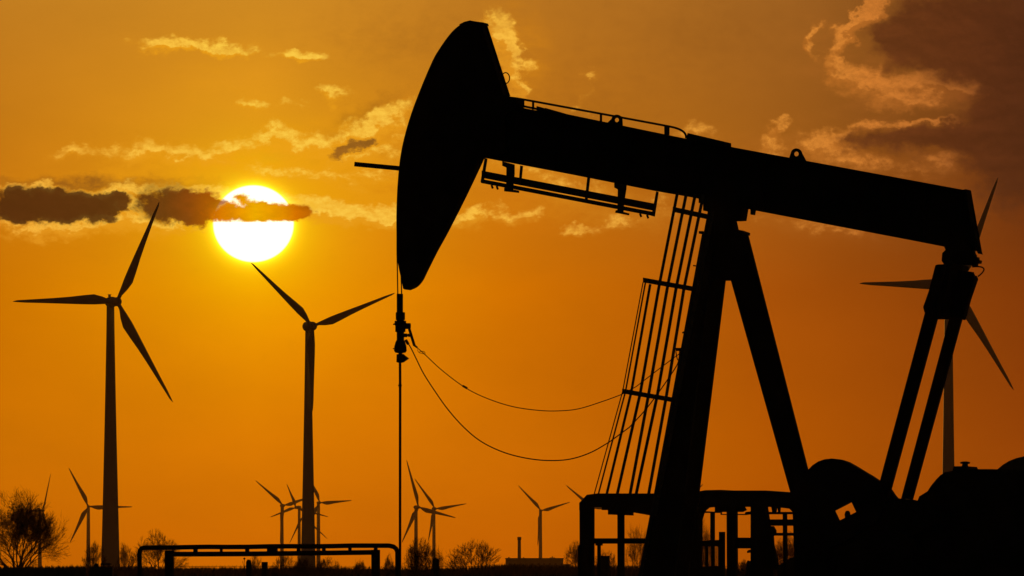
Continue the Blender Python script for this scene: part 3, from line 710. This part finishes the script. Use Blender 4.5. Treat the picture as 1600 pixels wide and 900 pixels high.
# ------------------------------------------------------------------ wind turbines
def turbine(D, tx, hub, tips, yaw, wt, wb, label, nac=(12, 8), axis_right=True, wmul=1.0, group='wind turbines on the plain'):
    m = D / F                               # metres per photo pixel at that distance
    gp_ = P(tx, HY, D); root = thing('wind_turbine', Vector((gp_.x, D, 0)), label, 'wind turbine', group)
    H = P(hub[0], hub[1], D); sgn = 1 if axis_right else -1
    ps = math.radians(yaw)
    a = Vector((sgn * math.sin(ps), -math.cos(ps), 0)); h = Vector((math.cos(ps), sgn * math.sin(ps), 0)); z = Vector((0, 0, 1))
    R = sum(math.hypot((t[0] - hub[0]) / math.cos(ps), t[1] - hub[1]) for t in tips) / 3 * m
    towtop = P(tx, hub[1], D); towtop.z -= nac[1] * m * .3; towtop.y = D
    b = NB(); n = 12
    pts = []; rs = []
    for k in range(n + 1):
        t = k / n; pts.append(Vector((gp_.x, D, 0)).lerp(towtop, t)); rs.append((wb * (1 - t) ** 1.25 + wt * (1 - (1 - t) ** 1.25)) / 2 * m)
    tube(b, pts, rs, 20); obj('tower', b, 'white', root, True)
    over = max(R * .075, .02); Hc = H.copy(); Hc.y = D - abs(a.y) * over - wt * m * .6
    # nacelle: an egg along the rotor axis
    b = NB(); L = nac[0] * m; r = nac[1] * m / 2; prof = [(-1, .25), (-.9, .62), (-.6, .92), (-.1, 1.0), (.4, .9), (.8, .66), (1.0, .5)]
    C0 = Vector((towtop.x, D, H.z)); C1 = Hc
    dirv = (C1 - C0).normalized(); back = C0 - dirv * L * .5; ln = (C1 - back).length
    tube(b, [back + dirv * ln * (p + 1) / 2 for p, _ in prof], [r * q for _, q in prof], 14); obj('nacelle', b, 'white', root, True)
    b = NB(); tube(b, [Hc - a * r * .3, Hc + a * r * .3, Hc + a * r * .9, Hc + a * r * 1.2], [r * .85, r * .8, r * .5, r * .1], 14); hb = obj('hub', b, 'white', root, True)
    for t in tips:
        v = h * ((t[0] - hub[0]) / math.cos(ps) * m) + z * ((hub[1] - t[1]) * m)
        e = v.normalized(); Rb = v.length; q = a.cross(e).normalized()
        secs = [(.03, .034, .034, 0), (.07, .036, .034, 0), (.14, .07, .03, .012), (.22, .094, .022, .02), (.32, .084, .016, .016), (.45, .066, .012, .01), (.6, .05, .009, .006), (.75, .037, .006, .003), (.88, .027, .004, 0), (.96, .018, .003, 0), (1.0, .005, .002, -.003)]
        b = NB(); rings = []
        for f, ch, th, o in secs:
            tw = math.radians(16 * (1 - f) ** 2)
            c_ = Hc + e * (Rb * f) - q * (o * R) ; qa = q * math.cos(tw) + a * math.sin(tw); ta = a * math.cos(tw) - q * math.sin(tw)
            rings.append([b.verts.new(c_ + qa * (math.cos(2 * PI * k / 10) * ch / 2 * R * wmul) + ta * (math.sin(2 * PI * k / 10) * th / 2 * R)) for k in range(10)])
        for r0, r1 in zip(rings, rings[1:]):
            for k in range(10): b.faces.new((r0[k], r0[(k + 1) % 10], r1[(k + 1) % 10], r1[k]))
        b.faces.new(rings[0]); b.faces.new(list(reversed(rings[-1])))
        obj('blade', b, 'white', root, True)
    if nac[0] > 15:
        b = NB(); c_ = C0 - dirv * L * .15 + z * r * 1.1; box(b, c_, 4 * m, 3 * m, 4 * m); box(b, c_ + z * 2.5 * m, 6 * m, 1 * m, .8 * m); obj('wind_sensor', b, 'white', root)
    return root
turbine(3300, 172.6, (184,472), [(249,315),(25,473),(269,628)], 21, 12, 30, 'large wind turbine at far left whose upper blade reaches the dark cloud', (22,17))
turbine(3500, 481.6, (489,510), [(393,411),(617,458),(488.5,642)], 8, 9.5, 24, 'large wind turbine below the sun with one blade hanging down its tower', (22,17))
turbine(3300, 1482, (1493,450), [(1560,278),(1340,445),(1584,609)], 21, 12, 24, 'large wind turbine at far right partly hidden behind the pitman arms', (22,17))
S = 9500
turbine(S, 62.3, (67,798), [(78,740),(45,799),(79,852)], 68, 4.4, 6.4, 'small distant turbine standing edge on behind the big bare tree', (11,5), wmul=1.25)
turbine(S, 138, (138.5,791.5), [(108,731),(207,792),(110,848)], 12, 5, 7, 'small distant turbine with a horizontal blade passing behind the left tower', (8,5), wmul=1.15)
turbine(S, 440.6, (443,790), [(400,751),(491,774),(438,848)], 25, 4.5, 6.5, 'small distant turbine left of the tower below the sun, outermost there', (9,6), wmul=1.15)
turbine(S, 467.5, (462.5,793), [(448,756),(421.5,808),(514,808)], 25, 4.2, 6, 'small distant turbine just left of the tower below the sun with one low left blade', (8,6), False, wmul=1.15)
turbine(S, 480, (474,806), [(452,849),(512,842),(482,762)], 25, 4.2, 6, 'lowest small distant turbine mostly hidden behind the tower below the sun', (10,4), False, wmul=.95)
turbine(S, 497.5, (500,785.5), [(477,733),(549.5,782),(471,841)], 15, 5, 7, 'small distant turbine right of the tower below the sun with a level right blade', (10,5), wmul=1.15)
turbine(S * .95, 650, (654,792.5), [(635.5,719),(712,809),(628,848)], 30, 5, 6.5, 'taller left turbine of the overlapping pair right of the polished rod', (12,6), wmul=1.15)
turbine(S, 678, (680,795), [(648,748),(729,787),(669,846)], 15, 4.6, 6, 'right turbine of the overlapping pair right of the polished rod', (12,6), wmul=1.15)
turbine(S, 844.5, (845.5,798), [(809.5,758.5),(891,784.5),(840,852)], 12, 4.6, 6, 'small distant turbine behind the factory roof beside the chimney', (8,5), wmul=1.15)
turbine(S, 924, (926,795), [(884,758),(981,781),(916,852)], 12, 4.6, 6, 'small distant turbine hidden behind the guard frame with one blade showing', (8,5), wmul=1.15)
turbine(S, 1059, (1061,795), [(1099,756),(1007,784),(1078,847)], 12, 4.6, 6, 'small distant turbine hidden behind the pump jack front leg', (8,5), wmul=1.15)

# ------------------------------------------------------------------ factory hall and chimney
D = 5200.0; m = D / F
FH = thing('factory_hall', Vector((P(834, HY, D).x, D, 0)), 'long flat roofed hall low on the horizon beneath the chimney', 'factory')
b = NB(); c = P(835, HY, D); box(b, Vector((c.x, D, 9 * m)), 90 * m, 40, 22.5 * m); wl = obj('wall', b, 'clad', FH)
b = NB(); c = P(835, HY, D); box(b, Vector((c.x, D, 20.8 * m)), 92 * m, 42, 1.2 * m)
for x, h_ in ((795,2),(818,1.5),(860,1.5),(863,3),(866,1.5)): c = P(x, HY, D); box(b, Vector((c.x, D, (21 + h_ / 2) * m)), 2.2 * m, 3, h_ * m)
obj('roof', b, 'clad', FH)
b = NB(); c = P(885, HY, D); box(b, Vector((c.x, D + 30, 6 * m)), 14 * m, 30, 12 * m); obj('annex', b, 'clad', FH)
b = NB()
for x in range(796, 878, 9): c = P(x, HY, D); box(b, Vector((c.x, D - 20.2, 12 * m)), 3 * m, .3, 2.4 * m)
obj('window', b, 'steel', FH)
CH = thing('chimney', Vector((P(811.4, HY, D + 60).x, D + 60, 0)), 'slim round chimney rising behind the left end of the flat factory roof', 'chimney')
c = Vector((CH.location.x, D + 60, 0)); b = NB(); tube(b, [c, c + Vector((0, 0, 50 * m))], [2.9 * m, 2.5 * m], 16); obj('shaft', b, 'conc', CH, True)
b = NB(); tube(b, [c + Vector((0, 0, 50 * m)), c + Vector((0, 0, 55 * m))], [3.1 * m, 3.1 * m], 16); obj('rim', b, 'conc', CH)

# ------------------------------------------------------------------ bare trees
def grow(bm_, p, d, L, r, depth, rng, spread, zf=.1):
    n = 3 if depth > 2 else 2
    pts = [p]; q = p.copy(); dd = d.copy(); dirs = [dd]
    for k in range(n):
        dd = (dd + Vector((rng.gauss(0, .14), rng.gauss(0, .14), rng.gauss(.02, .1)))).normalized()
        q = q + dd * (L / n); pts.append(q.copy()); dirs.append(dd)
    tube(bm_, pts, [max(r * (1 - .5 * k / n), RMIN[0]) for k in range(n + 1)], 4 if depth > 3 else 3, False)
    if depth == 0: return
    kids = 4
    for k in range(kids):
        az = 2 * PI * (k * .382 + rng.uniform(-.1, .1)); t = rng.uniform(.45, 1) * spread
        if k == 0: t *= .3; i = n
        else: i = max(1, min(n, int(rng.uniform(.35, 1.3) * n + .5)))
        dd = dirs[i]; o = dd.orthogonal().normalized(); o2 = dd.cross(o)
        nd = (dd * math.cos(t) + (o * math.cos(az) + o2 * math.sin(az)) * math.sin(t)); nd.z += zf; nd.normalize()
        grow(bm_, pts[i], nd, L * rng.uniform(.55, .78), r * (.6 if k == 0 else .45), depth - 1, rng, spread, zf)
RMIN = [.02]
def tree(cx, top, half, D, label, seed, depth=5, twig=1.0, name='bare_tree', trunk_f=.2, spread=.8, cat='tree', group='bare winter trees along the field', lean=0, limbs=9):
    rng = random.Random(seed); m = D / F; RMIN[0] = .13 * m
    g0 = Vector((P(cx, HY, D).x, D, 0)); Ht = (HY - top) * m + 1.7
    root = thing(name, g0, label, cat, group)
    th = Ht * trunk_f; r0 = Ht * .022
    b = NB(); tube(b, [g0, g0 + Vector((lean * .2, 0, th * .5)), g0 + Vector((lean * .4, 0, th))], [r0 * 1.4, r0, r0 * .9], 8, True); obj('trunk', b, 'bark', root)
    b = NB(); s = g0 + Vector((lean * .4, 0, th * .85))
    nl = limbs; Hs = Ht - th
    for k in range(nl):
        az = 2 * PI * k / nl + rng.uniform(-.3, .3); el = rng.uniform(.25, 1.3) if k < nl - 1 else 1.45
        d = Vector((math.cos(az) * math.cos(el), math.sin(az) * math.cos(el), math.sin(el)))
        grow(b, s + Vector((0, 0, rng.uniform(-.1, .15) * th)), d, Hs * .36, r0 * .55, depth, rng, spread)
    # fit the crown to the outline seen in the photograph
    zs = sorted(v.co.z for v in b.verts); zt = zs[int(len(zs) * .985)]; xs = sorted(v.co.x - g0.x for v in b.verts)
    hw = max(-xs[int(len(xs) * .03)], xs[int(len(xs) * .97)]); fz = (Ht - s.z) / (zt - s.z); fx = half * m / hw
    NBN = 14; bins = [[] for _ in range(NBN + 1)]
    for v in b.verts:
        ex, ez = (v.co.x - g0.x) / hw, (v.co.z - s.z) / (zt - s.z); an = math.atan2(max(ez, 0), ex) / PI * NBN
        bins[int(round(an))].append(math.hypot(ex, max(ez, 0)))
    sc_b = []
    for bb in bins:
        bb.sort(); q_ = bb[int(len(bb) * .95)] if len(bb) > 20 else 1.0
        sc_b.append(max(.6, min(1.9, rng.uniform(.93, 1.04) / max(q_, .3))))
    for v in b.verts:
        ex, ez = (v.co.x - g0.x) / hw, (v.co.z - s.z) / (zt - s.z); an = math.atan2(max(ez, 0), ex) / PI * NBN
        i0 = min(int(an), NBN - 1); f_ = an - i0; k_ = sc_b[i0] * (1 - f_) + sc_b[i0 + 1] * f_
        rr_ = min(1.0, math.hypot(ex, max(ez, 0))); k_ = 1 + (k_ - 1) * rr_
        v.co.x = g0.x + (v.co.x - g0.x) * k_; v.co.z = s.z + (v.co.z - s.z) * k_
    for v in b.verts:
        v.co.z = s.z + (v.co.z - s.z) * fz; v.co.x = g0.x + (v.co.x - g0.x) * fx; v.co.y = g0.y + (v.co.y - g0.y) * fx
        if v.co.z < .3: v.co.z = .3
    # keep the twigs at least as stout as distance needs
    obj('crown', b, 'twig', root); return root
tree(27, 781, 88, 700, 'largest bare tree with a broad round crown at the left edge', 11, depth=5, trunk_f=.13, spread=.8, limbs=13)
tree(247, 836, 50, 800, 'bare tree with open branches seen through the left end of the pipe frame', 5, depth=4)
tree(148, 850, 22, 900, 'slender bare tree between the small left turbine and the large tower', 8, depth=4)
tree(196, 852, 16, 900, 'narrow bare sapling just right of the large left tower', 9, depth=4)
tree(662, 846, 36, 600, 'dense domed tree directly right of the polished rod', 12, depth=5, trunk_f=.1, spread=.95)
tree(742, 846, 50, 900, 'wide bare tree between the domed tree and the factory', 15, depth=4, spread=.7, trunk_f=.1)
tree(445, 868, 26, 700, 'low bushy bare tree under the pipe frame left of the middle tower', 18, depth=4, trunk_f=.1)
tree(398, 869, 16, 800, 'small upright bare shrub above the left fence post', 21, depth=4, trunk_f=.1)
tree(513, 872, 26, 800, 'low spreading bare shrub right of the middle turbine tower', 22, depth=4, trunk_f=.1)
tree(608, 869, 10, 900, 'tiny bare shrub beneath the right bend of the pipe frame', 23, depth=4, trunk_f=.1)
tree(562, 878, 14, 900, 'round low shrub on the horizon near the right pipe post', 24, depth=4, trunk_f=.1)
tree(902, 848, 26, 900, 'bare tree rising behind the bollard of the guard frame', 27, depth=4, trunk_f=.1)
tree(995, 828, 27, 800, 'bare tree seen through the guard frame beside the ladder foot', 30, depth=4, trunk_f=.1)
tree(1100, 822, 22, 800, 'bare tree seen in the arch of the pipe rack', 33, depth=4, trunk_f=.1)
tree(1160, 878, 16, 700, 'low bare bush at the foot of the pipe rack posts', 36, depth=4, trunk_f=.1)
tree(1232, 838, 34, 600, 'thick bare tree seen through the rails of the pipe rack', 39, depth=5, trunk_f=.1, spread=.95)
tree(945, 862, 24, 900, 'low bare bush behind the thin valve stand', 41, depth=4, trunk_f=.1)
tree(475, 874, 24, 650, 'dense low bush in front of the middle turbine foot', 43, depth=4, trunk_f=.1)
tree(1320, 855, 40, 700, 'bare tree hidden behind the crank and counterweights', 45, depth=4, trunk_f=.1)

# ------------------------------------------------------------------ undergrowth (stuff)
rng = random.Random(99); b = NB()
def hedge_top(x):
    return 886.5 - 3.2 * (math.sin(x * .021) * .5 + .5) * (math.sin(x * .0063 + 1) * .5 + .5) - 5 * math.exp(-((x - 790) / 60) ** 2) - 3 * math.exp(-((x - 880) / 90) ** 2) - 4 * math.exp(-((x - 190) / 60) ** 2) - 2 * math.exp(-((x - 480) / 60) ** 2)
for k in range(11000):
    x = rng.uniform(-60, 1660); D = rng.uniform(900, 2900); m = D / F
    top_ = hedge_top(x) + rng.gauss(2.2, 1.8)
    c = P(x, HY, D); hgt = max((HY - top_) * m + 1.7, .6)
    l = rng.gauss(0, .25); 
    base_ = Vector((c.x, D, 0)); tp = Vector((c.x + l * hgt, D + rng.gauss(0, .2), hgt))
    wdt = rng.uniform(.03, .1) * D / 750
    mid = base_.lerp(tp, .6)
    v = [b.verts.new(base_ + Vector((-wdt, 0, 0))), b.verts.new(base_ + Vector((wdt, 0, 0))), b.verts.new(mid + Vector((wdt * .7, rng.uniform(-.1, .1), 0))), b.verts.new(mid + Vector((-wdt * .7, 0, 0))), b.verts.new(tp)]
    b.faces.new((v[0], v[1], v[2], v[3])); b.faces.new((v[3], v[2], v[4]))
tag(obj('undergrowth', b, 'twig'), 'dark tangle of dry brush and reeds along the horizon', 'undergrowth', kind='stuff')

# ------------------------------------------------------------------ haze
b = NB(); box(b, Vector((0, 6000, 84)), 5200, 12200, 171)
hz = obj('haze', b, 'white'); hz.data.materials.clear()
hm = bpy.data.materials.new('haze'); hm.use_nodes = True; hn = hm.node_tree; hn.nodes.clear()
pv = hn.nodes.new('ShaderNodeVolumePrincipled'); ho = hn.nodes.new('ShaderNodeOutputMaterial')
pv.inputs['Color'].default_value = (.95, .55, .2, 1); pv.inputs['Density'].default_value = 1.12e-5; pv.inputs['Anisotropy'].default_value = .35
hn.links.new(pv.outputs[0], ho.inputs['Volume']); hz.data.materials.append(hm); tag(hz, kind='stuff')
